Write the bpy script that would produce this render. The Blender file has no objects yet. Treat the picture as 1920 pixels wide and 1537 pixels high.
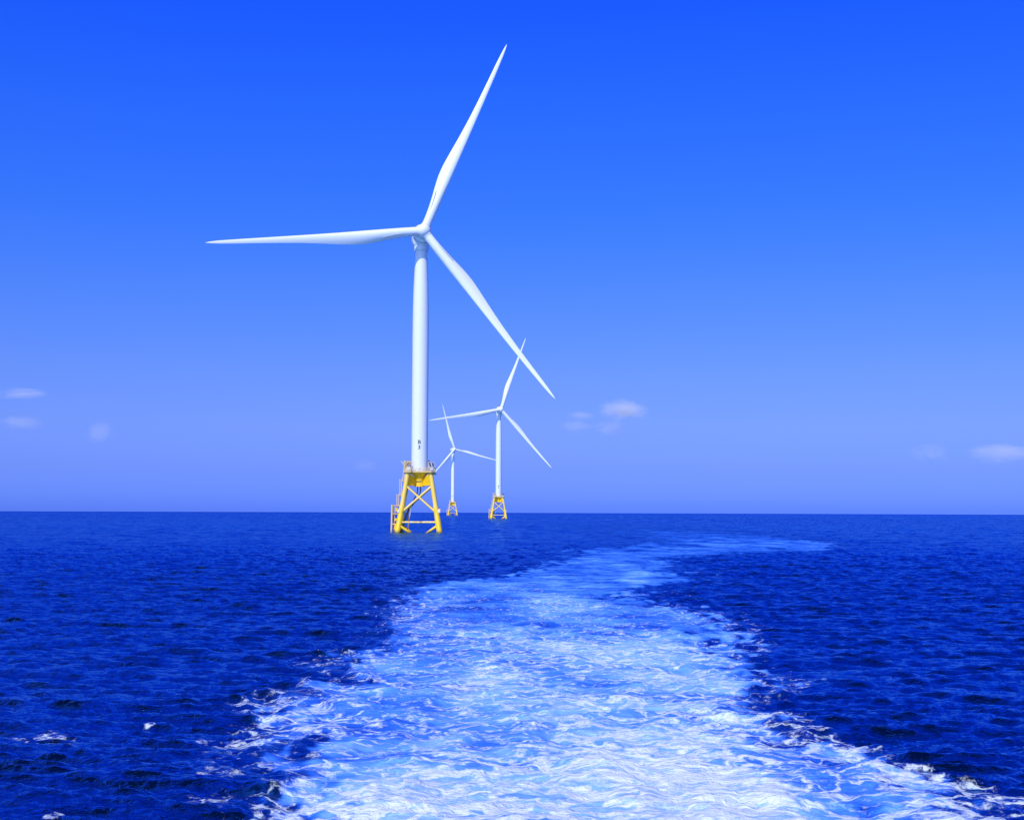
import bpy, bmesh, math
import numpy as np
from mathutils import Vector, Matrix

sc = bpy.context.scene
C = sc.collection
RE = 6371000.0 * 7 / 6                      # earth radius with refraction: gives the true sea horizon
R_ = math.radians

# ------------------------------------------------------------------ camera
cam_d = bpy.data.cameras.new('camera')
cam = bpy.data.objects.new('camera', cam_d); C.objects.link(cam)
cam_d.sensor_fit = 'HORIZONTAL'; cam_d.sensor_width = 36.0
cam_d.lens = 36.0 * 2500 / 1920
cam_d.clip_start = 0.5; cam_d.clip_end = 40000
H = 7.4
pitch = math.atan((957.5 - 768.5) / 2500)
roll = R_(0.2)
Fv = Vector((0, math.cos(pitch), math.sin(pitch)))
R0 = Vector((1, 0, 0)); U0 = R0.cross(Fv)
Rv = R0 * math.cos(roll) + U0 * math.sin(roll); Uv = Rv.cross(Fv)
m = Matrix((Rv, Uv, -Fv)).transposed().to_4x4(); m.translation = (0, 0, H)
cam.matrix_world = m
sc.camera = cam

# ------------------------------------------------------------------ sky, sun, exposure
SUN_EL, SUN_AZ = R_(46), R_(180 + 22)       # azimuth from +Y, clockwise (east = +X): behind the camera, to the left
sdir = Vector((math.sin(SUN_AZ) * math.cos(SUN_EL), math.cos(SUN_AZ) * math.cos(SUN_EL), math.sin(SUN_EL)))
w = bpy.data.worlds.new('World'); sc.world = w; w.use_nodes = True
nt = w.node_tree; nt.nodes.clear()
def N(t, typ, **kw):
    n = t.nodes.new(typ)
    for k, v in kw.items(): setattr(n, k, v)
    return n
sky = N(nt, 'ShaderNodeTexSky', sky_type='NISHITA', sun_disc=False)
sky.sun_elevation = SUN_EL; sky.sun_rotation = SUN_AZ
sky.altitude = 0; sky.air_density = 1.0; sky.dust_density = 0.6; sky.ozone_density = 3.0
tc = N(nt, 'ShaderNodeTexCoord'); sep = N(nt, 'ShaderNodeSeparateXYZ')
nt.links.new(tc.outputs['Generated'], sep.inputs[0])
ramp = N(nt, 'ShaderNodeValToRGB'); nt.links.new(sep.outputs['Z'], ramp.inputs[0])
SKY = [(0.0, (.200, .41, 2.15)), (0.011, (.218, .414, 1.92)), (0.0305, (.243, .392, 1.53)), (0.062, (.306, .43, 1.30)), (0.101, (.304, .449, 1.23)),
       (0.16, (.240, .458, 1.33)), (0.217, (.155, .448, 1.50)), (0.291, (.110, .422, 1.77)), (0.358, (.070, .372, 2.06)), (0.6, (.05, .34, 2.1)), (1.0, (.05, .34, 2.1))]
cr = ramp.color_ramp; cr.interpolation = 'LINEAR'
for i, (p, c) in enumerate(SKY):
    e = cr.elements[i] if i < 2 else cr.elements.new(p)
    e.position = p; e.color = (*c, 1)
# the sky round the sun stays whiter than the sky opposite it
sub = N(nt, 'ShaderNodeVectorMath', operation='DOT_PRODUCT'); sub.inputs[1].default_value = sdir
nt.links.new(tc.outputs['Generated'], sub.inputs[0])
mr = N(nt, 'ShaderNodeMapRange'); mr.inputs['From Min'].default_value = 0.35; mr.inputs['From Max'].default_value = 1.0
nt.links.new(sub.outputs['Value'], mr.inputs['Value'])
mixw = N(nt, 'ShaderNodeMix', data_type='RGBA'); mixw.inputs['B'].default_value = (1.1, 1.1, 1.2, 1)
nt.links.new(mr.outputs[0], mixw.inputs['Factor']); nt.links.new(ramp.outputs[0], mixw.inputs['A'])
mul = N(nt, 'ShaderNodeMix', data_type='RGBA', blend_type='MULTIPLY'); mul.inputs['Factor'].default_value = 1
nt.links.new(sky.outputs[0], mul.inputs['A']); nt.links.new(mixw.outputs['Result'], mul.inputs['B'])
bg = N(nt, 'ShaderNodeBackground'); bg.inputs['Strength'].default_value = 0.12
out = N(nt, 'ShaderNodeOutputWorld')
nt.links.new(mul.outputs['Result'], bg.inputs['Color']); nt.links.new(bg.outputs[0], out.inputs[0])

sl = bpy.data.lights.new('sun', 'SUN'); sl.energy = 3.4; sl.angle = R_(0.53); sl.color = (1.0, 0.975, 0.93)
so = bpy.data.objects.new('sun', sl); C.objects.link(so)
so.rotation_euler = sdir.to_track_quat('Z', 'Y').to_euler(); so.location = (0, 0, 300)
sc.view_settings.view_transform = 'Standard'; sc.view_settings.look = 'None'
sc.view_settings.exposure = 0; sc.view_settings.gamma = 1
sc.cycles.max_bounces = 6; sc.cycles.volume_bounces = 2

# ------------------------------------------------------------------ node helpers
class NT:
    def __init__(s, t): s.t = t
    def n(s, typ, **kw):
        x = s.t.nodes.new(typ)
        for k, v in kw.items(): setattr(x, k, v)
        return x
    def put(s, sock, v):
        if v is None: return
        if isinstance(v, bpy.types.NodeSocket): s.t.links.new(v, sock)
        else: sock.default_value = v
    def math(s, op, a, b=None, c=None, clamp=False):
        x = s.n('ShaderNodeMath', operation=op, use_clamp=clamp)
        for i, v in enumerate((a, b, c)): s.put(x.inputs[i], v)
        return x.outputs[0]
    def rng(s, v, a, b, c=0.0, d=1.0, smooth=True):
        x = s.n('ShaderNodeMapRange', interpolation_type='SMOOTHSTEP' if smooth else 'LINEAR')
        for k, q in (('Value', v), ('From Min', a), ('From Max', b), ('To Min', c), ('To Max', d)): s.put(x.inputs[k], q)
        return x.outputs[0]
    def mix(s, f, a, b):
        x = s.n('ShaderNodeMix', data_type='RGBA')
        s.put(x.inputs['Factor'], f); s.put(x.inputs['A'], a); s.put(x.inputs['B'], b)
        return x.outputs['Result']
    def vm(s, op, a, b=None, sc_=None):
        x = s.n('ShaderNodeVectorMath', operation=op)
        s.put(x.inputs[0], a); s.put(x.inputs[1], b)
        if sc_ is not None: s.put(x.inputs['Scale'], sc_)
        return x.outputs[0]
    def noise(s, vec, scale, detail=4, rough=.55, dist=0., out='Fac', lac=2.0):
        x = s.n('ShaderNodeTexNoise'); s.put(x.inputs['Vector'], vec)
        for k, v in (('Scale', scale), ('Detail', detail), ('Roughness', rough), ('Distortion', dist), ('Lacunarity', lac)): s.put(x.inputs[k], v)
        return x.outputs[out]
    def attr(s, name):
        return s.n('ShaderNodeAttribute', attribute_name=name).outputs['Fac']
def new_mat(name):
    m = bpy.data.materials.new(name); m.use_nodes = True; m.node_tree.nodes.clear()
    return m, NT(m.node_tree)

# ------------------------------------------------------------------ sea: spectra on repeating tiles
rs = np.random.RandomState(7)
def tile(L, n, lmin, lmax, lp, rms_slope, spread, wdir, seed):
    """heights and choppy offsets (h, dx, dy) of one band of the wave spectrum on an L metre tile"""
    r = np.random.RandomState(seed)
    k1 = np.fft.fftfreq(n, L / n) * 2 * np.pi
    kx, ky = np.meshgrid(k1, k1, indexing='ij'); k = np.hypot(kx, ky); k[0, 0] = 1
    kp = 2 * np.pi / lp
    P = k ** -3.1 * np.exp(-(kp / k) ** 2)
    lam = 2 * np.pi / k
    P = P * np.clip((lmax * 1.15 - lam) / (lmax * .3), 0, 1) * np.clip((lam - lmin * .85) / (lmin * .3), 0, 1)
    cd = (kx * math.cos(wdir) + ky * math.sin(wdir)) / k
    P = P * (spread + (1 - spread) * np.clip(cd, 0, 1) ** 5); P[0, 0] = 0
    A = np.sqrt(P) * (r.normal(size=(n, n)) + 1j * r.normal(size=(n, n)))
    h = np.fft.ifft2(A); 
    sx = np.real(np.fft.ifft2(A * 1j * kx)); sy = np.real(np.fft.ifft2(A * 1j * ky))
    s = rms_slope / math.sqrt((sx ** 2 + sy ** 2).mean())
    dx = np.real(np.fft.ifft2(-1j * A * kx / k)) * s; dy = np.real(np.fft.ifft2(-1j * A * ky / k)) * s
    return [L, n, np.real(h) * s, dx, dy]
def samp(T, x, y, ang=0., fields=(2, 3, 4)):
    L, n = T[0], T[1]
    c, s = math.cos(ang), math.sin(ang)
    u = ((x * c + y * s) / L * n) % n; v = ((-x * s + y * c) / L * n) % n
    i = np.floor(u).astype(np.int32) % n; j = np.floor(v).astype(np.int32) % n
    fu = (u - np.floor(u)); fv = (v - np.floor(v)); i2 = (i + 1) % n; j2 = (j + 1) % n
    o = []
    for f in fields:
        A = T[f]
        o.append((A[i, j] * (1 - fu) + A[i2, j] * fu) * (1 - fv) + (A[i, j2] * (1 - fu) + A[i2, j2] * fu) * fv)
    if len(o) == 3:
        dx, dy = o[1], o[2]
        o[1], o[2] = dx * c - dy * s, dx * s + dy * c
    return o
WD = R_(90 - 12)
bands = [  # tile, shortest wavelength, rotation, chop, attribute that tells where the mesh is too coarse for it
    (tile(293., 512, 6.5, 60., 13., .045, .03, WD, 1), 9., 0., .6, .3),
    (tile(83., 512, 2.0, 6.5, 9., .09, .04, WD, 2), 2.0, .10, .5, 1.0),
    (tile(29., 512, .65, 2., 9., .30, .07, WD, 3), .65, -.12, .5, .85),
    (tile(11., 512, .22, .65, 9., .22, .15, WD, 4), .22, .2, .6, .6)]
turb = [(tile(37., 512, 1.6, 7., 5., .15, 1., 0, 11), 1.6, .5, .6),
        (tile(13., 512, .35, 1.6, 3., .16, 1., 0, 12), .35, -.4, .6)]
lowT = tile(83., 256, 5., 40., 18., 1., 1., 0, 21)
lowT[2] /= lowT[2].std()
midT = tile(23., 256, .8, 6., 4., 1., 1., 0, 22); midT[2] /= midT[2].std()

# the wake, in metres on the water: distance, left edge, right edge, then water paleness and foam at left / middle / right
WK = np.array([
 # Y     xl     xr    aL   aM   aR    fL   fM   fR
 [ 8,   -7.0,  10.0, .95, 1.,  1.,   .62, .66, .70],
 [ 26,  -7.0,  12.0, .90, 1.,  1.,   .58, .60, .70],
 [ 32,  -6.6,  12.6, .85, 1.,  1.,   .56, .58, .68],
 [ 38,  -8.0,  12.8, .85, 1.,  1.,   .52, .56, .68],
 [ 43,  -9.4,  12.1, .85, 1.,  1.,   .56, .56, .66],
 [ 49, -10.4,  10.2, .85, 1.,  1.,   .58, .52, .60],
 [ 54, -11.0,  11.2, .80, 1.,  .9,   .55, .50, .52],
 [ 59,  -9.2,  14.0, .70, 1.,  .9,   .50, .52, .54],
 [ 66, -11.0,  13.4, .60, .95, .9,   .48, .54, .52],
 [ 74, -10.8,  14.6, .50, .95, .9,   .45, .52, .50],
 [ 83, -10.8,  16.0, .45, .90, .8,   .43, .50, .46],
 [ 93, -10.8,  16.8, .40, .85, .8,   .40, .44, .46],
 [102, -11.8,  15.8, .40, .80, .7,   .38, .42, .43],
 [113, -12.6,  13.8, .45, .75, .6,   .40, .38, .38],
 [130, -12.6,  16.0, .50, .70, .5,   .32, .31, .26],
 [141,  -9.0,  21.5, .58, .68, .55,  .30, .27, .24],
 [152,  -4.0,  24.0, .60, .68, .65,  .28, .24, .30],
 [166,  -1.0,  25.5, .60, .66, .65,  .25, .21, .32],
 [183,   0.5,  25.5, .56, .65, .55,  .22, .18, .22],
 [215,   3.5,  31.0, .52, .62, .45,  .18, .16, .12],
 [245,   5.0,  52.0, .52, .60, .42,  .16, .12, .12],
 [262,   6.0,  68.0, .50, .60, .60,  .12, .12, .22],
 [285,  18.0,  76.0, .48, .62, .62,  .06, .10, .32],
 [330,  28.0,  84.0, .45, .58, .60,  .05, .10, .32],
 [380,  28.0,  86.0, .40, .52, .46,  .04, .06, .16],
 [480,  20.0,  95.0, .36, .46, .36,  .02, .05, .10],
 [600,   8.0,  95.0, .28, .36, .24,  .0,  .0,  .0],
 [850,  -5.0, 100.0, .15, .22, .12,  .0,  .0,  .0],
 [1300, -20.,  90.0, .0,  .0,  .0,   .0,  .0,  .0]], float)
def wake(x, y, r):
    amp = np.clip(.35 + y / 90, .4, 3.0)
    n1 = samp(lowT, x * .9, y * .45, .2, (2,))[0]; n2 = samp(midT, x, y * .6, .1, (2,))[0]
    wob = (n1 * .38 + n2 * .5) * amp
    col = [np.interp(y, WK[:, 0], WK[:, i]) for i in range(1, 9)]
    xl, xr = col[0], col[1]
    wd = xr - xl; soft = .3 + y / 150
    d = np.minimum(x - xl, xr - x) + wob - np.interp(y, [40, 70, 110], [.35, .15, 0])                    # metres inside the edge
    u = np.clip((x - xl) / wd, 0, 1)
    def tri(a, b, c): return np.where(u < .5, a + (b - a) * np.clip((u - .1) / .4, 0, 1), b + (c - b) * np.clip((u - .5) / .4, 0, 1))
    edge = np.clip(d / soft * .5 + .5, 0, 1); edge = edge * edge * (3 - 2 * edge)
    n3 = samp(lowT, x * 1.3 + 40, y * .35 + 11, -.1, (2,))[0]
    asoft = 2.2 + y / 36
    n5 = samp(midT, x * 1.7 + 5, y * .8, .3, (2,))[0]
    ae = np.clip((d + n5 * .5) / asoft, 0, 1); ae = ae * ae * (3 - 2 * ae); ae = .12 * edge + .88 * ae
    aer = (tri(*col[2:5]) + np.interp(y, [95, 130, 200, 280, 500], [0, .04, .0, -.05, -.05])) * ae * np.clip(1 + .13 * n3 + .06 * n2, .2, 1.3)
    # lacy foam is densest along the two edges
    rim = np.exp(-((d - soft) / (1.0 + y / 80)) ** 2)
    fl, fm_, fr_ = col[5:8]; cut = np.interp(y, [38, 60, 130], [.0, .07, .05])
    fm_ = fm_ + np.interp(y, [40, 60], [.04, .0]); fr_ = fr_ + np.interp(y, [45, 60], [.05, 0]); fl = fl + np.interp(y, [50, 62], [.04, 0])
    foam = tri(fl - cut * .5, fm_ + cut * .4, fr_ - cut * .5) * (1 + .10 * n3) * (.65 * edge + .35 * ae)
    fe = np.clip((d + 1.6) / 2.2, 0, 1)                     # scattered scraps a little way outside the edge
    foam = np.maximum(foam, fe * (1 - edge) * .22 * np.interp(y, [30, 120, 200], [1, .8, 0]))
    # single breaking crests out on the dark water
    for (cx_, cy_, rx, ry, q) in ((-15.3, 44.4, 1.1, 1.4, .46), (-14.6, 43.2, .8, 1.0, .47), (-12.6, 47.2, .2, .4, .60), (-11.2, 33.3, .25, .4, .56), (-9.9, 44.0, .4, .6, .54),
                                  (-3.5, 118., .8, 2.5, .5), (-8.6, 41.0, 1.0, 1.3, .42), (-8.0, 38.0, .9, 1.2, .42), (-7.6, 34.5, .8, 1.2, .42),
                                  (12.4, 37.0, .8, 1.0, .58), (13.1, 35.2, .9, 1.2, .58), (10.9, 40.8, .9, 1.3, .58), (9.9, 44.2, .8, 1.4, .55), (11.8, 39.0, .5, .6, .62)):
        g = np.exp(-((x - cx_) / rx) ** 2 - ((y - cy_) / ry) ** 2)
        foam = np.maximum(foam, q * np.minimum(g * 1.6, 1))
    back = y > 1
    return np.where(back, aer, 0), np.where(back, np.clip(foam, 0, 1), 0), np.where(back, edge, 0)

def build_sea():
    th = np.concatenate([np.arange(-180, -36, 4.), np.arange(-36, -26, .25), np.arange(-26, 26.001, .045), np.arange(26.25, 36, .25), np.arange(36, 180, 4.)])
    rr = [3.0]
    while rr[-1] < 16000:
        r = rr[-1]
        if r < 24: d = r * .06
        elif r < 120: d = max(.07, min(.2, r * r / (H * 1333) * .5))
        else: d = .2 + (r - 120) * .0021
        rr.append(r + d)
    rr = np.array(rr); nr, na = len(rr), len(th)
    print('sea grid', nr, na, nr * na)
    T, Rg = np.meshgrid(np.radians(th), rr)
    x = Rg * np.sin(T); y = Rg * np.cos(T)
    cell = np.maximum(np.gradient(rr)[:, None] * np.ones((1, na)), Rg * np.gradient(np.radians(th))[None, :] * np.ones((nr, 1)))
    rdir = np.gradient(rr)[:, None] * np.ones((1, na))
    aer, foam, edge = wake(x, y, Rg)
    z = np.zeros_like(x); dx = np.zeros_like(x); dy = np.zeros_like(x)
    calm = 1 - .62 * np.clip(edge * np.clip(aer * 1.4, 0, 1), 0, 1)
    lods = []
    for i, (Tl, lmin, ang, chop, lean) in enumerate(bands):
        wt = np.clip((lmin * 1.9 / cell - 1.4) / 1.6, 0, 1); lods.append(1 - wt)
        h, a, b = samp(Tl, x * (.6, .58, .66, .8)[i], y, ang)      # long crested: stretched along the crests
        q = wt * (calm if i >= 1 else .5 + .5 * calm)
        z += h * q; dx -= a * q * chop; dy -= (b * chop + h * lean) * q
    near = np.interp(y, [30, 90, 220], [1., .8, .15]) * edge
    for (Tl, lmin, ang, chop) in turb:
        wt = np.clip((lmin * 1.6 / cell - 1.4) / 1.6, 0, 1)
        h, a, b = samp(Tl, x, y * .8, ang)
        q = wt * near
        z += h * q; dx -= a * q * chop; dy -= b * q * chop
    z -= (x * x + y * y) / (2 * RE)
    # edge attributes at the vertex
    co = np.stack([x + dx, y + dy, z], -1).reshape(-1, 3).astype(np.float32)
    idx = np.arange(nr * na).reshape(nr, na)
    a = idx[:-1, :]; b = idx[1:, :]
    an = np.roll(a, -1, 1); bn = np.roll(b, -1, 1)
    quads = np.stack([a, an, bn, b], -1).reshape(-1, 4)[:, ::-1]
    me = bpy.data.meshes.new('water')
    me.vertices.add(len(co)); me.vertices.foreach_set('co', co.ravel())
    nf = len(quads)
    me.loops.add(nf * 4); me.loops.foreach_set('vertex_index', quads.ravel().astype(np.int32))
    me.polygons.add(nf)
    me.polygons.foreach_set('loop_start', np.arange(0, nf * 4, 4, dtype=np.int32))
    me.polygons.foreach_set('use_smooth', np.ones(nf, dtype=bool))
    for nm, v in (('aer', aer), ('foam', foam), ('lod_swell', lods[0]), ('lod_long', lods[1]), ('lod_mid', lods[2]), ('lod_short', lods[3])):
        at = me.attributes.new(nm, 'FLOAT', 'POINT'); at.data.foreach_set('value', v.ravel().astype(np.float32))
    me.update(calc_edges=True)
    o = bpy.data.objects.new('water', me); C.objects.link(o)
    o['kind'] = 'structure'
    return o

def water_material():
    m, t = new_mat('sea water')
    geo = t.n('ShaderNodeNewGeometry'); P = geo.outputs['Position']
    aer, foam, lodX, lodL, lodM, lodS = (t.attr(k) for k in ('aer', 'foam', 'lod_swell', 'lod_long', 'lod_mid', 'lod_short'))
    def mapped(sx, sy, rz=0., off=(0, 0, 0)):
        x = t.n('ShaderNodeMapping'); t.put(x.inputs['Vector'], P)
        x.inputs['Scale'].default_value = (sx, sy, 1); x.inputs['Rotation'].default_value = (0, 0, rz); x.inputs['Location'].default_value = off
        return x.outputs[0]
    # --- foam pattern
    warp = t.noise(mapped(1, 1), .35, 3, .6, out='Color')
    warp = t.vm('SUBTRACT', warp, (.5, .5, .5))
    w2 = t.noise(mapped(1, 1, 0, (31, 7, 0)), 1.7, 3, .6, out='Color')
    w2 = t.vm('SUBTRACT', w2, (.5, .5, .5))
    Pw = t.vm('ADD', t.vm('ADD', P, t.vm('SCALE', warp, sc_=3.2)), t.vm('SCALE', w2, sc_=.9))
    mp = t.n('ShaderNodeMapping'); t.put(mp.inputs['Vector'], Pw); mp.inputs['Scale'].default_value = (.6, 1.1, .4)
    Pm = mp.outputs[0]
    vor = t.n('ShaderNodeTexVoronoi', feature='DISTANCE_TO_EDGE'); t.put(vor.inputs['Vector'], Pm); vor.inputs['Scale'].default_value = 1.15
    web1 = t.rng(vor.outputs['Distance'], 0., .22, 1., 0.)
    vor2 = t.n('ShaderNodeTexVoronoi', feature='DISTANCE_TO_EDGE'); t.put(vor2.inputs['Vector'], Pm); vor2.inputs['Scale'].default_value = 3.6
    web2 = t.rng(vor2.outputs['Distance'], 0., .25, 1., 0.)
    n1 = t.noise(Pm, 1.2, 7, .62, .6)
    rid = t.math('SUBTRACT', 1., t.math('ABSOLUTE', t.math('SUBTRACT', t.math('MULTIPLY', n1, 2.), 1.)))   # ridges
    rid = t.math('POWER', rid, 5.)
    n2 = t.noise(mapped(.45, 1.0, .08), 2.4, 6, .68, .9)
    n3 = t.noise(mapped(.35, .5, .1), .35, 3, .5, .3)
    pat = t.math('MULTIPLY', web1, .27)
    pat = t.math('ADD', pat, t.math('MULTIPLY', web2, .12))
    pat = t.math('ADD', pat, t.math('MULTIPLY', rid, .26))
    pat = t.math('ADD', pat, t.math('MULTIPLY', n2, .55))
    pat = t.math('ADD', pat, t.math('MULTIPLY', n3, .30))
    n4 = t.noise(mapped(.8, 1.1, -.1), 7.5, 4, .65, .4)
    pat = t.math('ADD', pat, t.math('MULTIPLY', t.math('SUBTRACT', n4, .5), .38))
    thr = t.math('SUBTRACT', 1.315, foam)
    fm = t.rng(t.math('SUBTRACT', pat, thr), -.08, .30)
    fm = t.math('MULTIPLY', fm, t.rng(foam, .03, .16))
    # --- ripples: fine ones as bump, and as a spread of facet slopes where the mesh is too coarse for the waves
    rp = t.noise(mapped(.6, 1.5, .15), 5.5, 4, .6, .5)
    rq = t.noise(mapped(.6, 1.3, -.15, (5, 9, 0)), 1.6, 3, .55, .6)
    inv = t.math('SUBTRACT', 1., t.math('MULTIPLY', aer, .55))
    bmp = t.n('ShaderNodeBump'); bmp.inputs['Strength'].default_value = 1.; bmp.inputs['Distance'].default_value = 1.
    t.put(bmp.inputs['Height'], t.math('MULTIPLY', t.math('ADD', t.math('MULTIPLY', rp, .11), t.math('MULTIPLY', rq, .16)), inv))
    nrm = bmp.outputs[0]
    for lod, scl, amp, det in ((lodX, .035, 1.0, 4), (lodL, .22, 1.1, 3), (lodM, .75, 1.5, 3), (lodS, 2.4, .6, 2)):
        c = t.vm('SUBTRACT', t.noise(mapped(.45, 1.3, .1, (scl * 9, 3, 0)), scl, det, .6, .3, out='Color'), (.5, .5, .5))
        c = t.vm('MULTIPLY', c, (amp * .35, amp * 1.2, 0.))
        c = t.vm('SCALE', c, sc_=t.math('MULTIPLY', lod, inv))
        nrm = t.vm('ADD', nrm, c)
    nrm = t.vm('ADD', nrm, t.vm('SCALE', (0., -.07, 0.), sc_=t.math('ADD', lodM, lodL)))   # wind-leaned faces
    nrm = t.vm('NORMALIZE', nrm)
    # --- water
    cloudy = t.noise(mapped(.22, .6, .08), .6, 6, .62, .5)
    aa = t.math('MULTIPLY', aer, t.rng(cloudy, .3, .7, .58, 1.15), clamp=True)
    aa = t.math('MULTIPLY', aa, t.rng(t.math('ADD', t.math('MULTIPLY', aer, 1.3), t.math('MULTIPLY', t.math('SUBTRACT', n2, .5), 1.4)), -.05, .60))
    rmp = t.n('ShaderNodeValToRGB'); t.put(rmp.inputs[0], aa)
    for k, (p_, c_) in enumerate(((0., (0.0002, .004, .030)), (.18, (.003, .035, .24)), (.38, (.02, .13, .70)), (.62, (.075, .27, .93)), (.82, (.17, .43, .96)), (1., (.29, .56, .97)))):
        e = rmp.color_ramp.elements[k] if k < 2 else rmp.color_ramp.elements.new(p_)
        e.position = p_; e.color = (*c_, 1)
    wd = t.n('ShaderNodeBsdfDiffuse'); t.put(wd.inputs['Color'], rmp.outputs[0]); t.put(wd.inputs['Normal'], nrm)
    wg = t.n('ShaderNodeBsdfGlossy'); wg.inputs['Color'].default_value = (.17, .41, .74, 1)
    t.put(wg.inputs['Roughness'], t.math('ADD', .04, t.math('MULTIPLY', aer, .2))); t.put(wg.inputs['Normal'], nrm)
    fr = t.n('ShaderNodeFresnel'); fr.inputs['IOR'].default_value = 1.34; t.put(fr.inputs['Normal'], nrm)
    wb = t.n('ShaderNodeMixShader'); t.put(wb.inputs[0], t.math('MULTIPLY', t.math('MULTIPLY', t.math('POWER', fr.outputs[0], 1.8), 1.75, None, True), t.rng(aa, .05, .6, 1., .22)))
    t.put(wb.inputs[1], wd.outputs[0]); t.put(wb.inputs[2], wg.outputs[0])
    # --- foam
    fb = t.n('ShaderNodeBump'); fb.inputs['Strength'].default_value = .8; fb.inputs['Distance'].default_value = 1.
    t.put(fb.inputs['Height'], t.math('ADD', t.math('MULTIPLY', pat, .22), t.math('MULTIPLY', n2, .10)))
    fd = t.n('ShaderNodeBsdfPrincipled'); fd.inputs['Base Color'].default_value = (.82, .91, .95, 1); fd.inputs['Roughness'].default_value = .7
    t.put(fd.inputs['Normal'], fb.outputs[0])
    ms = t.n('ShaderNodeMixShader'); t.put(ms.inputs[0], fm); t.put(ms.inputs[1], wb.outputs[0]); t.put(ms.inputs[2], fd.outputs[0])
    o = t.n('ShaderNodeOutputMaterial'); t.put(o.inputs['Surface'], ms.outputs[0])
    return m
sea = build_sea(); sea.data.materials.append(water_material())

# ------------------------------------------------------------------ paint
def paint(name, col, rough=.4, dirt=0., dcol=(.3, .2, .1), metal=0., streak=.25, rust=0., upper=None):
    m, t = new_mat(name)
    tcn = t.n('ShaderNodeTexCoord'); mp = t.n('ShaderNodeMapping'); t.put(mp.inputs['Vector'], tcn.outputs['Object'])
    mp.inputs['Scale'].default_value = (1, 1, streak)
    nz = t.noise(mp.outputs[0], 1.3, 5, .6, .2)
    c = t.mix(t.math('MULTIPLY', t.rng(nz, .45, .8), dirt), (*col, 1), (*dcol, 1))
    if upper:
        sz = t.n('ShaderNodeSeparateXYZ'); t.put(sz.inputs[0], tcn.outputs['Object'])
        c = t.mix(t.rng(t.math('ADD', sz.outputs['Z'], nz), 7.6, 9.4), c, t.mix(t.math('MULTIPLY', t.rng(nz, .4, .8), dirt), (*upper, 1), (*dcol, 1)))
    if rust:
        sp = t.n('ShaderNodeSeparateXYZ'); t.put(sp.inputs[0], t.n('ShaderNodeNewGeometry').outputs['Position'])
        wl = t.rng(t.math('ADD', sp.outputs['Z'], t.math('MULTIPLY', nz, 1.2)), .6, 1.9, 1., 0.)
        c = t.mix(t.math('MULTIPLY', wl, rust), c, (.09, .055, .02, 1))
    b = t.n('ShaderNodeBsdfPrincipled'); t.put(b.inputs['Base Color'], c); b.inputs['Metallic'].default_value = metal
    t.put(b.inputs['Roughness'], t.rng(nz, .3, .8, rough * .8, rough * 1.3))
    o = t.n('ShaderNodeOutputMaterial'); t.put(o.inputs['Surface'], b.outputs[0])
    return m
M_white = paint('white tower paint', (.80, .82, .83), .35, .12, (.6, .62, .62))
M_blade = paint('blade gelcoat', (.82, .84, .85), .32, .10, (.66, .68, .68), streak=.08)
M_seam = paint('grey sealed seam', (.33, .36, .4), .5)
M_yel = paint('yellow marine paint', (.92, .58, .012), .42, .25, (.78, .42, .03), rust=.85)
M_leg = paint('yellow leg paint bleached above the splash zone', (.92, .60, .012), .42, .25, (.80, .48, .08), rust=.85, upper=(.93, .63, .10))
M_pale = paint('sun bleached yellow paint', (.95, .66, .17), .5, .35, (.75, .48, .16), rust=.6)
M_deck = paint('galvanised deck grating', (.80, .56, .22), .5, .4, (.6, .4, .16))
M_rail = paint('pale handrail paint', (.90, .64, .18), .45, .3, (.55, .4, .2))
M_dark = paint('dark rubber', (.05, .055, .06), .6, .3, (.09, .08, .07))
M_text = paint('dark grey lettering', (.06, .065, .07), .5)
M_panel = paint('solar cell glass', (.008, .012, .05), .12)
M_box = paint('white equipment enamel', (.75, .74, .76), .4, .25, (.5, .42, .36))
M_red = paint('reddish valve paint', (.45, .16, .07), .5, .2)

# ------------------------------------------------------------------ mesh helpers
def obj(name, bm, mat, parent=None, smooth=True, loc=None):
    me = bpy.data.meshes.new(name)
    bmesh.ops.recalc_face_normals(bm, faces=bm.faces)
    bm.to_mesh(me); bm.free()
    if smooth:
        for p in me.polygons: p.use_smooth = True
        try: me.set_sharp_from_angle(angle=R_(38))
        except Exception: pass
    me.materials.append(mat)
    o = bpy.data.objects.new(name, me); C.objects.link(o)
    if parent: o.parent = parent
    if loc: o.location = loc
    return o
def tube(bm, pts, rad, seg=12, caps=True):
    pts = [Vector(p) for p in pts]
    rads = rad if isinstance(rad, (list, tuple)) else [rad] * len(pts)
    prev = None; rings = []
    for i, p in enumerate(pts):
        d = (pts[min(i + 1, len(pts) - 1)] - pts[max(i - 1, 0)]).normalized()
        if prev is None:
            a = d.cross(Vector((0, 0, 1)))
            if a.length < .05: a = Vector((1, 0, 0))
            a.normalize()
        else: a = (prev - d * prev.dot(d)).normalized()
        prev = a; b = d.cross(a)
        rings.append([bm.verts.new(p + (a * math.cos(2 * math.pi * k / seg) + b * math.sin(2 * math.pi * k / seg)) * rads[i]) for k in range(seg)])
    for r1, r2 in zip(rings, rings[1:]):
        for k in range(seg): bm.faces.new((r1[k], r1[(k + 1) % seg], r2[(k + 1) % seg], r2[k]))
    if caps: bm.faces.new(rings[0][::-1]); bm.faces.new(rings[-1])
def lathe(bm, prof, seg=48, M=Matrix.Identity(4)):
    rings = [[bm.verts.new(M @ Vector((r * math.cos(2 * math.pi * k / seg), r * math.sin(2 * math.pi * k / seg), z))) for k in range(seg)] for r, z in prof]
    for r1, r2 in zip(rings, rings[1:]):
        for k in range(seg): bm.faces.new((r1[k], r1[(k + 1) % seg], r2[(k + 1) % seg], r2[k]))
    bm.faces.new(rings[0][::-1]); bm.faces.new(rings[-1])
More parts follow.
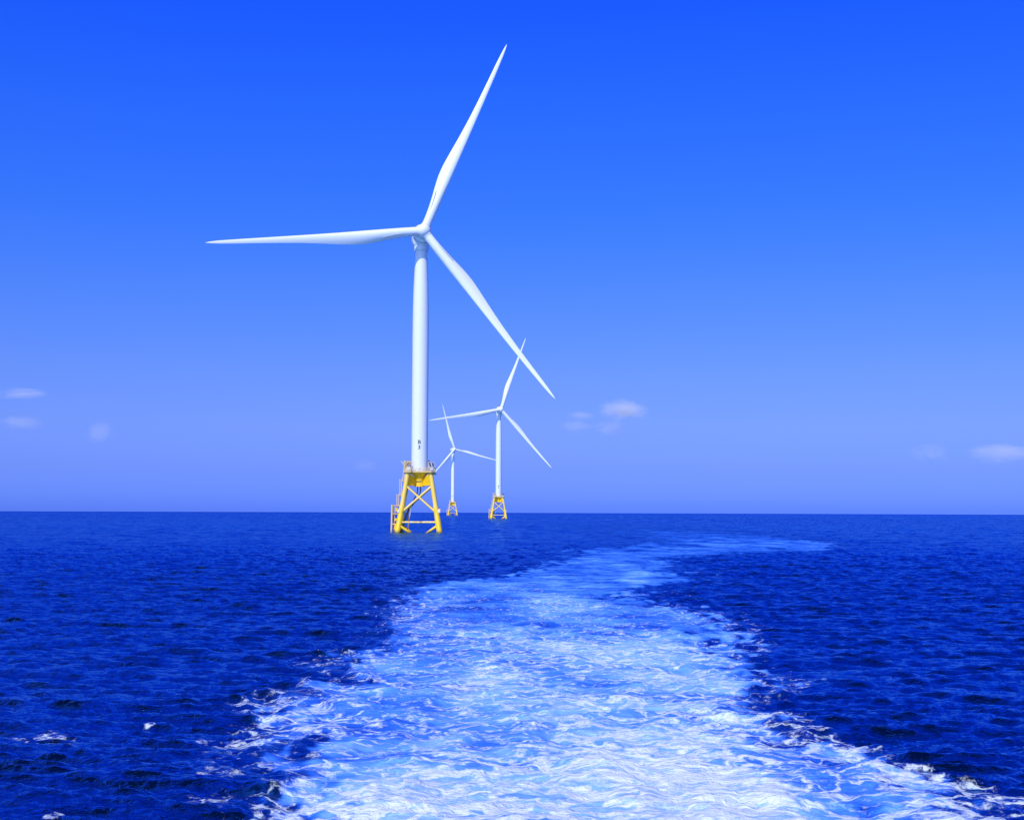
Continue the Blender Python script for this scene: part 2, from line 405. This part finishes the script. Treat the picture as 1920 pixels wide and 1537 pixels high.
def box(bm, c, s, M=Matrix.Identity(4), bev=0.):
    r = bmesh.ops.create_cube(bm, size=1)
    vs = r['verts']
    for v in vs: v.co = M @ Vector((c[0] + v.co.x * s[0], c[1] + v.co.y * s[1], c[2] + v.co.z * s[2]))
    if bev: bmesh.ops.bevel(bm, geom=list({e for v in vs for e in v.link_edges}), offset=bev, segments=2, affect='EDGES')
def poly_prism(bm, pts, n, th):
    n = Vector(n).normalized() * th / 2
    a = [bm.verts.new(Vector(p) + n) for p in pts]; b = [bm.verts.new(Vector(p) - n) for p in pts]
    bm.faces.new(a); bm.faces.new(b[::-1])
    for k in range(len(pts)): bm.faces.new((a[k], b[k], b[(k + 1) % len(pts)], a[(k + 1) % len(pts)]))
def lettering(txt, size, rad, z, ang, parent, name='marking', align=0.):
    """raised vinyl lettering wrapped round a column of radius rad, facing -Y turned by ang"""
    cu = bpy.data.curves.new('lettering', 'FONT'); cu.body = txt; cu.size = size; cu.extrude = .012
    cu.align_x = 'CENTER'; cu.align_y = 'CENTER'; cu.offset = size * .03
    to = bpy.data.objects.new('tmp', cu); C.objects.link(to)
    bpy.context.view_layer.update()
    me = bpy.data.meshes.new_from_object(to.evaluated_get(bpy.context.evaluated_depsgraph_get()))
    bpy.data.objects.remove(to)
    for v in me.vertices:
        a = v.co.x / rad + ang; r = rad + .02 + v.co.z; zz = z + v.co.y
        v.co = (r * math.sin(a), -r * math.cos(a), zz)
    me.materials.clear(); me.materials.append(M_text)
    o = bpy.data.objects.new(name, me); C.objects.link(o); o.parent = parent
    return o

# ------------------------------------------------------------------ blade, span along +Z, leading edge +X, downwind +Y
def blade_mesh():
    S = [ # r, chord, leading edge x, thickness ratio, twist, roundness (1 = circle)
     (1.9, 3.0, 1.5, 1.0, 0, 1), (4.5, 3.0, 1.5, 1.0, 1, 1), (8, 3.2, 1.48, .93, 5, .85), (12, 3.6, 1.44, .74, 9, .55), (16, 4.15, 1.38, .55, 11, .3),
     (20, 4.5, 1.3, .42, 11, .12), (24, 4.4, 1.2, .34, 10, .03), (29, 3.85, 1.1, .29, 8.5, 0), (35, 3.15, 1.0, .26, 7, 0),
     (42, 2.5, .9, .23, 5, 0), (50, 2.0, .78, .21, 3, 0), (58, 1.6, .63, .19, 1.5, 0), (64, 1.3, .48, .18, .5, 0), (68, 1.0, .34, .17, 0, 0),
     (70.3, .65, .16, .17, 0, 0), (71.5, .36, -.02, .17, 0, 0), (72.1, .1, -.14, .2, 0, 0)]
    S = np.array(S, float)
    rr = np.concatenate([np.linspace(1.9, 68, 70), np.linspace(68.5, 72.1, 9)])
    # smooth the table a little so edges run fair
    def ip(i): 
        v = np.interp(rr, S[:, 0], S[:, i]); k = v.copy()
        for _ in range(2): k[1:-1] = (k[:-2] + 2 * k[1:-1] + k[2:]) / 4
        return k
    ch, le, th, tw, ro = (ip(i) for i in range(1, 6))
    bm = bmesh.new(); n = 36; rings = []
    for i, r in enumerate(rr):
        a = R_(tw[i]); ring = []
        bend = -3.2 * (r / 72) ** 2.2
        for k in range(n):
            f = 2 * math.pi * k / n
            x = math.cos(f)                                   # +1 leading edge, -1 trailing edge
            yc = math.sin(f) * ch[i] / 2
            shape = ((1 + x) / 2) ** .55 * 1.32
            y = yc * (ro[i] + (1 - ro[i]) * th[i] * shape) * (1 if ro[i] >= 1 else 1)
            if ro[i] < 1: y = yc * (ro[i] * th[i] ** .5 + (1 - ro[i]) * th[i] * shape)
            y -= (1 - ro[i]) * .05 * ch[i] * (1 - x * x)      # camber
            xx = le[i] - ch[i] * (1 - x) / 2
            px, py = xx * math.cos(a) + y * math.sin(a), -xx * math.sin(a) + y * math.cos(a)
            ring.append(bm.verts.new((px, py + bend, 1.9 + (r - 1.9) * .993)))
        rings.append(ring)
    for r1, r2 in zip(rings, rings[1:]):
        for k in range(n): bm.faces.new((r1[k], r1[(k + 1) % n], r2[(k + 1) % n], r2[k]))
    bm.faces.new(rings[0][::-1]); bm.faces.new(rings[-1])
    return bm
def fin_bm():
    bm = bmesh.new()                                          # low spoiler on the upwind face near the root
    pts = [(-.8, -1.05, 6.5), (-1.0, -1.0, 9), (-1.28, -.92, 12), (-1.6, -.85, 14.2)]
    top = [(-.85, -1.3, 6.6), (-1.05, -1.5, 9), (-1.42, -1.4, 12), (-1.75, -1.2, 14.2)]
    for dx in (0, .08):
        pass
    A = [bm.verts.new((x, y, z)) for x, y, z in pts]; B = [bm.verts.new((x, y, z)) for x, y, z in top]
    A2 = [bm.verts.new((x + .09, y + .05, z)) for x, y, z in pts]; B2 = [bm.verts.new((x + .07, y, z)) for x, y, z in top]
    for i in range(3):
        bm.faces.new((A[i], A[i + 1], B[i + 1], B[i])); bm.faces.new((A2[i + 1], A2[i], B2[i], B2[i + 1]))
        bm.faces.new((B[i], B[i + 1], B2[i + 1], B2[i])); bm.faces.new((A[i + 1], A[i], A2[i], A2[i + 1]))
    for i in (0, 3): bm.faces.new((A[i], B[i], B2[i], A2[i]))
    return bm

# ------------------------------------------------------------------ the first turbine: base at the waterline, front = -Y
Z_DECK = 20.3; HT, HB = 3.72, 6.95           # half spacing of the legs under the deck and at the water
def leg_xy(z): return HT + (HB - HT) * (Z_DECK - z) / Z_DECK
def make_turbine():
    root = bpy.data.objects.new('wind_turbine', None); C.objects.link(root)
    # tower
    bm = bmesh.new()
    lathe(bm, [(2.76, 20.25), (2.76, 30), (2.76, 41), (2.76, 60), (2.76, 66), (2.70, 76), (2.54, 83), (2.22, 90), (2.0, 95.2)], 64)
    tower = obj('tower', bm, M_white, root)
    lettering('B', 1.75, 2.76, 30.2, R_(-1.5), tower); lettering('3', 1.75, 2.76, 28.45, R_(-1.5), tower)
    bm = bmesh.new()
    for a in (118,):                                      # door frame, small vent boxes round the back and side
        M = Matrix.Rotation(R_(a), 4, 'Z')
        box(bm, (0, -2.78, 21.6), (.95, .12, 2.2), M, .03)
    obj('door', bm, M_box, tower)
    # nacelle and its yaw neck, in their own frame: +Z world up, rotor axis along -Y, origin on the tower axis at hub height
    hz = 100.3
    nac = bpy.data.objects.new('nacelle', None)
    T5 = Matrix.Rotation(R_(-5), 4, 'X')                      # nose up
    bm = bmesh.new()
    A = T5 @ Matrix.Rotation(R_(90), 4, 'X')                  # lathe axis +Z -> -Y
    lathe(bm, [(1.7, 4.55), (2.75, 4.4), (3.12, 4.1), (3.2, 3.6), (3.2, 1.9), (3.12, 1.6), (2.9, 1.45), (2.9, 1.2), (3.0, 1.0), (3.0, -4.0), (2.8, -5.5), (2.2, -6.3), (.6, -6.6)], 56, A)
    nacelle = obj('nacelle', bm, M_white, root); nacelle.location = (0, 0, hz)
    bm = bmesh.new()                                          # conical skirt down to the tower
    lathe(bm, [(2.9, -1.0), (2.98, -1.8), (2.9, -2.5), (2.66, -3.1), (2.42, -3.5), (2.40, -3.7)], 48)
    obj('nacelle_skirt', bm, M_white, nacelle)
    bm = bmesh.new()
    lathe(bm, [(2.05, -5.15), (2.42, -5.0), (2.46, -4.9), (2.46, -4.6), (2.3, -4.56), (2.3, -4.38), (2.46, -4.34), (2.46, -3.55), (2.36, -3.9), (2.34, -3.65)], 48)
    obj('yaw_ring', bm, M_white, nacelle)
    bm = bmesh.new()                                          # heli hoist deck and coolers on the roof
    box(bm, (0, 2.6, 3.15), (4.0, 5.0, .35), T5, .1); box(bm, (0, 4.6, 3.5), (2.6, .5, .7), T5, .06)
    obj('roof_deck', bm, M_white, nacelle)
    # hub: rounded three sided spinner, axis -Y (local), blades in the XZ plane
    bm = bmesh.new()
    lathe(bm, [(.02, 2.55), (.7, 2.42), (1.35, 2.1), (1.9, 1.55), (2.3, .8), (2.45, .1), (2.42, -.7), (2.35, -1.5), (2.2, -1.75)], 48, Matrix.Rotation(R_(90), 4, 'X'))
    hub = obj('hub', bm, M_white, root)
    for k in range(3):
        d = Matrix.Rotation(R_(120 * k), 4, 'Y') @ Matrix.Rotation(-CONE * 0, 4, 'X')
        bm = bmesh.new(); lathe(bm, [(1.74, .5), (1.74, 1.95), (1.68, 2.02), (1.5, 2.03), (1.5, 2.15), (1.64, 2.16), (1.64, 2.4), (1.54, 2.45)], 40, d)
        obj('blade_socket', bm, M_white, hub)
    bb = obj('blade', blade_mesh(), M_blade, root)
    obj('root_spoiler', fin_bm(), M_seam, bb, False)
    blades = [bb]
    for k in (1, 2):
        b = bb.copy(); C.objects.link(b); b.parent = root
        f = bb.children[0].copy(); C.objects.link(f); f.parent = b
        blades.append(b)

    # ---- jacket foundation
    sgn = ((-1, -1), (1, -1), (1, 1), (-1, 1))
    def L(s, z): q = leg_xy(z); return Vector((s[0] * q, s[1] * q, z))
    for s in sgn:
        bm = bmesh.new()
        tube(bm, [L(s, z) for z in (-6, 3.4, 3.45, 5.6, 5.65, 6.8, 8.0, 9.0, 9.4, 12.5, 15.6, 20.05)],
             [.90, .90, .88, .88, .86, .86, .86, .80, .72, .72, .72, .72], 24)
        obj('leg', bm, M_leg, root)
    for i in range(4):
        a, b = sgn[i], sgn[(i + 1) % 4]
        for p, q in ((a, b), (b, a)):
            off = Vector((0, 0, 0))
            p0, p1 = L(p, 15.7), L(q, 6.6)
            mid = (L(a, 9.9) + L(b, 9.9)) / 2
            bm = bmesh.new(); tube(bm, [p0, p1], .36, 14); obj('brace', bm, M_pale, root)
            p0, p1 = L(p, 2.7), L(q, -8.0)
            bm = bmesh.new(); tube(bm, [p0, p1], .42, 14); obj('brace', bm, M_yel, root)
        bm = bmesh.new(); tube(bm, [L(a, 3.55), L(b, 3.55)], .30, 14)
        e = obj('horizontal_brace', bm, M_pale, root)
        for k in ((.3, .36, .48, .56, .64, .8) if i == 0 else (.5,)):
            pm = L(a, 3.55).lerp(L(b, 3.55), k); dd = (L(b, 3.55) - L(a, 3.55)).normalized()
            cl = bmesh.new(); tube(cl, [pm - dd * .16, pm + dd * .16], .345, 14); obj('clamp_band', cl, M_box if k != .56 else M_red, e)
    # transition piece
    bm = bmesh.new()
    lathe(bm, [(1.66, 15.35), (1.72, 15.38), (1.70, 15.6), (1.56, 16.2), (1.5, 16.7), (1.5, 18.45), (1.6, 18.6), (2.95, 19.75), (2.95, 20.05)], 48)
    tp = obj('transition_piece', bm, M_yel, root)
    lettering('BIWF 3', .78, 1.5, 16.95, R_(-2), tp)
    for s in sgn:
        q = leg_xy(18); a0 = Vector((s[0] * 1.42, s[1] * .62, 0)); a1 = Vector((s[0] * q, s[1] * q, 0)); d = (a1 - a0).normalized(); n = Vector((d.y, -d.x, 0))
        bm = bmesh.new()
        z = lambda h: Vector((0, 0, h))
        poly_prism(bm, [a0 + z(15.95), a1 + z(15.95), a1 - d * .05 + z(19.7), a1 - d * .9 + z(19.7), a0 + d * .35 + z(18.5), a0 + z(18.4)], n, .36)
        obj('girder', bm, M_yel, tp, False)
        bm = bmesh.new()
        poly_prism(bm, [a0 + z(15.7), a1 + z(15.7), a1 + z(15.94), a0 + z(15.94)], n, .9)
        obj('girder_flange', bm, M_yel, tp, False)
    # deck
    bm = bmesh.new()
    W = 5.3; c = 1.2
    out_ = [(-W, -W + c), (-W + c, -W), (-2.75, -W), (-2.75, -3.2), (2.75, -3.2), (2.75, -W), (W - c, -W), (W, -W + c), (W, W - c), (W - c, W), (-W + c, W), (-W, W - c)]
    poly_prism(bm, [Vector((x, y, Z_DECK - .02)) for x, y in out_], (0, 0, 1), .44)
    deck = obj('platform', bm, M_deck, root, False)
    def kit(name, bm, mat, parent, smooth=True):
        o = obj(name, bm, mat, parent, smooth); o.location.z = .3; return o
    bm = bmesh.new()
    for x in (-3.2, -1.1, 1.1, 3.2): box(bm, (x, .8 if abs(x) < 2 else 0, 19.62), (.16, 7.6 if abs(x) < 2 else 9.6, .26))
    box(bm, (0, 4.6, 19.60), (9.0, .18, .24))
    kit('deck_beams', bm, M_yel, deck, False)
    bm = bmesh.new()
    P2 = [Vector((x * .985, y * .985, 0)) for x, y in out_]
    for i in range(len(P2)):
        a, b = P2[i], P2[(i + 1) % len(P2)]
        for z in (20.75, 21.35): tube(bm, [a + Vector((0, 0, z)), b + Vector((0, 0, z))], .05, 6)
        box_n = max(1, round((b - a).length / 1.3))
        for k in range(box_n): p = a.lerp(b, k / box_n); tube(bm, [p + Vector((0, 0, 20.2)), p + Vector((0, 0, 21.35))], .05, 6)
    kit('railing', bm, M_rail, deck)
    # kit on the left of the deck: cabinets, a tall winch frame, valves and a small davit
    for c_, s_ in (((-4.3, -3.8, 21.2), (1.3, .9, 1.9)), ((-3.4, -4.3, 20.9), (.6, .5, 1.2)), ((-4.5, -2.2, 21.6), (.7, .9, 2.5))):
        bm = bmesh.new(); box(bm, c_, s_, bev=.05); kit('equipment_cabinet', bm, M_box, deck, False)
    bm = bmesh.new()
    rr_ = np.random.RandomState(3)
    for k in range(22):
        x, y, z = rr_.uniform(-5.0, -2.95), rr_.uniform(-4.6, -2.4), rr_.uniform(21.6, 23.5)
        box(bm, (x, y, z), tuple(rr_.uniform(.18, .55, 3)), Matrix.Identity(4), .02)
    for k in range(6):
        x = -5.0 + k * .42; tube(bm, [(x, -4.4, 20.3), (x, -4.4, 23.3 + .35 * (k % 2))], .07, 6)
    tube(bm, [(-5.0, -4.4, 22.6), (-2.9, -4.4, 22.7)], .07, 6); tube(bm, [(-5.0, -4.4, 23.3), (-2.9, -4.4, 23.2)], .07, 6)
    kit('winch_frame', bm, M_rail, deck, False)
    for k in range(8):
        x, z = -4.6 + .24 * k, 22.0 + .5 * (k * 5 % 3) 
        bm = bmesh.new(); tube(bm, [(x, -4.62, z), (x + .3, -4.62, z)], .17, 8); kit('valve', bm, M_red if k % 2 else M_dark, deck)
    bm = bmesh.new()
    tube(bm, [(-4.9, -4.0, 20.2), (-4.9, -4.0, 22.9)], .16, 10); tube(bm, [(-4.9, -4.0, 22.6), (-6.2, -4.5, 23.4)], [.17, .14], 8)
    tube(bm, [(-4.9, -4.0, 21.6), (-5.6, -4.3, 22.95)], .07, 8)
    kit('davit_crane', bm, M_box, deck)
    # two solar panels leaning in their frame on the right
    for k, x in enumerate((3.62, 4.62)):
        M = Matrix.Translation((x, -4.5, 22.3)) @ Matrix.Rotation(R_(-16), 4, 'Y') @ Matrix.Rotation(R_(-20), 4, 'X')
        bm = bmesh.new(); box(bm, (0, 0, 0), (.66, .06, 1.5), M)
        p = kit('solar_panel', bm, M_panel, deck, False)
        bm = bmesh.new()
        for dx in (-.37, .37): box(bm, (dx, .02, 0), (.05, .12, 1.6), M)
        for dz in (-.78, .78): box(bm, (0, .02, dz), (.67, .12, .05), M)
        obj('panel_frame', bm, M_box, p, False)
    bm = bmesh.new()
    tube(bm, [(3.0, -4.4, 20.2), (3.0, -4.4, 23.3)], .09, 8); tube(bm, [(3.0, -4.4, 23.2), (3.9, -4.4, 23.2)], .06, 6)
    tube(bm, [(3.3, -4.1, 20.2), (3.3, -4.1, 22.8)], .07, 6); tube(bm, [(5.1, -4.2, 20.2), (5.1, -4.2, 21.8)], .07, 6)
    kit('instrument_frame', bm, M_rail, deck, False)
    for c_, s_ in (((4.2, -4.2, 20.9), (1.2, .5, .8)), ((5.0, -3.8, 20.95), (.4, .8, 1.1))):
        bm = bmesh.new(); box(bm, c_, s_, bev=.03); kit('battery_box', bm, M_box, deck, False)
    bm = bmesh.new(); tube(bm, [(3.15, -3.6, 23.2), (3.15, -3.6, 23.8)], .24, 10); kit('fog_signal', bm, M_dark, deck)
    bm = bmesh.new(); box(bm, (5.2, -4.9, 19.25), (1.1, .6, .55), bev=.04); kit('junction_box', bm, M_dark, deck, False)
    # cable tubes hanging under the transition piece and sweeping to the left rear leg
    for (x0, xx) in ((-.55, 0.), (.45, .35)):
        bm = bmesh.new()
        tube(bm, [(x0, -.3, 15.5), (x0 - .02, -.2, 14.2), (x0 - .25, 0, 12.9), (x0 - 1.2, 1.0, 11.2), (-2.7 + xx, 2.4, 9.2), (-4.0 + xx, 3.9, 7.3), (-5.2 + xx, 5.0, 4.2), (-5.9 + xx, 5.8, 1.0), (-6.1 + xx, 6.0, -3)], .2, 12)
        obj('cable_tube', bm, M_dark, root)
    bm = bmesh.new()                                          # raking riser with white bands
    pts = [Vector((-2.7, -1.3, 9.3)), Vector((-3.4, -2.2, 4.0)), Vector((-3.9, -2.8, .0)), Vector((-4.2, -3.2, -3.0))]
    tube(bm, pts, .27, 12); rz = obj('riser_pipe', bm, M_yel, root)
    bm = bmesh.new(); tube(bm, [pts[0].lerp(pts[1], .2), pts[0].lerp(pts[1], .72)], .31, 12); tube(bm, [pts[1].lerp(pts[2], .02), pts[1].lerp(pts[2], .3)], .31, 12)
    obj('white_band', bm, M_box, rz)
    # hoisting ladder in three flights down the left leg
    for (x0, z0, z1) in ((-5.5, 17.2, 21.2), (-6.4, 12.4, 17.9), (-7.3, 8.9, 12.9)):
        bm = bmesh.new(); y = -leg_xy((z0 + z1) / 2) + .2
        sh = .32
        for dx in (0, .62):
            tube(bm, [(x0 + dx, y, z0), (x0 + dx + (sh if x0 > -5.6 else 0), y, z1)], .085, 6)
        n = int((z1 - z0) / .4)
        for k in range(1, n):
            f = k / n; xx = x0 + f * (sh if x0 > -5.6 else 0); z = z0 + (z1 - z0) * f
            tube(bm, [(xx, y, z), (xx + .62, y, z)], .035, 5)
        ld = obj('ladder', bm, M_pale, root)
        bm = bmesh.new(); box(bm, (x0 + .75, y + .1, z0 - .05), (1.6, 1.0, .14)); tube(bm, [(x0 + .1, y, z0 - .1), (x0 + 1.6, y + .3, z0 - .8)], .1, 8)
        obj('rest_platform', bm, M_yel, ld, False)
    # boat landing: two fender posts with rungs between and ties back to the leg
    bm = bmesh.new()
    for y in (-HB - .1, -HB + 2.2): tube(bm, [(-8.95, y, -3), (-8.75, y, 9.35)], .25, 14)
    bl = obj('boat_landing', bm, M_pale, root)
    for z in (2.9, 6.3, 8.95):
        q = leg_xy(z)
        for y in (-HB - .1, -HB + 2.2):
            bm = bmesh.new(); tube(bm, [(-8.8, y, z), (-q - .2, -q + (.1 if y < -HB else 1.2), z)], .17, 10)
            obj('tie_bar', bm, M_pale, bl)
    bm = bmesh.new()
    for y in (-HB + .5, -HB + 1.15): tube(bm, [(-8.1, y, -1), (-7.75, y, 8.8)], .09, 8)
    for k in range(22): tube(bm, [(-8.07 + .013 * k, -HB + .5, -.5 + k * .42), (-8.07 + .013 * k, -HB + 1.15, -.5 + k * .42)], .04, 5)
    obj('boarding_ladder', bm, M_yel, bl)
    for c_, s_ in (((-7.5, -HB + .4, 4.4), (.9, .9, .9)), ((-7.6, -HB + .5, 2.0), (.6, .8, 2.2)), ((-7.3, -HB + .6, 7.7), (.7, .9, 1.3))):
        bm = bmesh.new(); box(bm, c_, s_, bev=.05); obj('fender_block', bm, M_yel, bl, False)
    # navigation lanterns
    for s in (-1, 1):
        q = leg_xy(6.9); x = s * (q + (.95 if s > 0 else .75))
        bm = bmesh.new(); lathe(bm, [(.3, 6.6), (.48, 6.7), (.5, 7.5), (.34, 7.8)], 20, Matrix.Translation((x, -q - .5, 0)))
        ln = obj('navigation_lantern', bm, M_box, root)
        bm = bmesh.new(); box(bm, ((x + s * q) / 2, -q - .2, 7.95 if s > 0 else 6.5), (abs(x - s * q) + .8, .5, .14)); obj('lantern_bracket', bm, M_yel, ln, False)
    return root, tower, nacelle, hub, blades

CONE = .032
def pose(parts, yaw, phase, over=6.6, hz=100.3):
    """turn the head of a turbine: yaw about the tower, and the rotor by phase"""
    root, tower, nacelle, hub, blades = parts
    hd = Matrix.Translation((0, 0, hz)) @ Matrix.Rotation(yaw, 4, 'Z')
    nacelle.matrix_local = hd
    hf = hd @ Matrix.Rotation(R_(-5), 4, 'X') @ Matrix.Translation((0, -over, 0)) @ Matrix.Rotation(phase, 4, 'Y')
    hub.matrix_local = hf
    for k, b in enumerate(blades):
        b.matrix_local = hf @ Matrix.Rotation(R_(120 * k), 4, 'Y') @ Matrix.Rotation(CONE, 4, 'X')
def dup(parts):
    root, tower, nacelle, hub, blades = parts
    r = root.copy(); C.objects.link(r); mp = {}
    for ch in list(root.children):
        c = ch.copy(); C.objects.link(c); c.parent = r; mp[ch] = c
        for g in ch.children:
            if g.name.startswith('marking'): continue
            d = g.copy(); C.objects.link(d); d.parent = c
    return r, mp[tower], mp[nacelle], mp[hub], [mp[b] for b in blades]
t1 = make_turbine()
t2 = dup(t1); t3 = dup(t1)
JR = R_(2.5)
SITES = [  # parts, x, distance, yaw of rotor in the world, phase, numeral, label
 (t1, -31.0, 448.0, 10.2, 23.3, None, 'largest, nearest white wind turbine on yellow lattice legs, marked B above 3 on its tower'),
 (t2, -12.2, 1236.0, 17.6, 19.8, '4', 'middle-sized white wind turbine, farthest right, its upright blade crossing behind the largest turbine'),
 (t3, -90.0, 2040.0, 24.0, -16.4, '5', 'smallest, farthest white wind turbine, standing between the two larger turbines')]
for parts, x, d, yaw, ph, num, lab in SITES:
    r = parts[0]
    r.location = (x, d, -(x * x + d * d) / (2 * RE)); r.rotation_euler = (0, 0, JR)
    pose(parts, R_(yaw) - JR, R_(ph))
    r['label'] = lab; r['category'] = 'wind turbine'; r['group'] = 'wind turbines standing in the sea'
    if num:
        lettering('B', 1.75, 2.76, 30.2, R_(-1.5), parts[1]); lettering(num, 1.75, 2.76, 28.45, R_(-1.5), parts[1])

# ------------------------------------------------------------------ clouds: small bodies of real vapour far beyond the turbines
def unproject(px, py, dist):
    d = (Fv * 2500 + Rv * (px - 960) - Uv * (py - 768.5)); d = d / d.y
    return Vector((0, 0, H)) + d * dist
def cloud_mat(name, dens, seed):
    m, t = new_mat(name)
    tcn = t.n('ShaderNodeTexCoord'); O = tcn.outputs['Object']
    off = t.vm('ADD', O, (seed * 7.3, seed * 3.1, seed * 1.7))
    nz = t.noise(off, 1.9, 8, .64, 1.1)
    ln = t.n('ShaderNodeVectorMath', operation='LENGTH'); t.put(ln.inputs[0], O)
    fall = t.rng(ln.outputs['Value'], .1, 1.0, 1., 0.)
    d = t.math('MULTIPLY', t.rng(t.math('ADD', nz, t.math('MULTIPLY', fall, .42)), .68, .95), dens)
    d = t.math('MULTIPLY', d, fall)
    v = t.n('ShaderNodeVolumePrincipled'); v.inputs['Color'].default_value = (1, 1, 1, 1); v.inputs['Anisotropy'].default_value = 0.
    t.put(v.inputs['Density'], d)
    o = t.n('ShaderNodeOutputMaterial'); t.put(o.inputs['Volume'], v.outputs[0])
    return m
CL = [  # px, py, half width px, half height px, density, tilt, label
 (1172, 770, 52, 24, .0140, 'brightest small white cloud to the right of the turbines'),
 (1150, 803, 38, 20, .0055, 'faint pale cloud directly under the brightest cloud'),
 (1090, 779, 34, 10, .0050, 'thin faint cloud streak just left of the brightest cloud'),
 (1080, 798, 40, 14, .0035, 'very faint cloud patch below the thin streak, left of the brightest cloud'),
 (40, 737, 58, 13, .0050, 'flat wispy cloud highest at the left edge of the sky'),
 (45, 792, 48, 17, .0035, 'soft cloud under the flat wispy one at the left edge'),
 (187, 812, 32, 28, .0038, 'small ragged faint cloud standing right of the left edge clouds'),
 (1885, 850, 82, 22, .0045, 'long low pale cloud cut by the right edge of the photo'),
 (1742, 848, 42, 24, .0026, 'faint rounded cloud left of the long low one at right'),
 (685, 873, 32, 14, .0022, 'very faint low cloud left of the nearest turbine tower')]
for i, (px, py, a, b, dn, lab) in enumerate(CL):
    D = 9000. + 150 * i
    bm = bmesh.new(); bmesh.ops.create_icosphere(bm, subdivisions=3, radius=1.0)
    o = obj('cloud', bm, cloud_mat('cloud vapour', dn, i + 1))
    o.location = unproject(px, py, D); o.scale = (a * D / 2500 * 1.6, a * D / 2500 * 1.0, b * D / 2500 * 1.6)
    o['label'] = lab; o['category'] = 'cloud'; o['group'] = 'small clouds low over the sea'
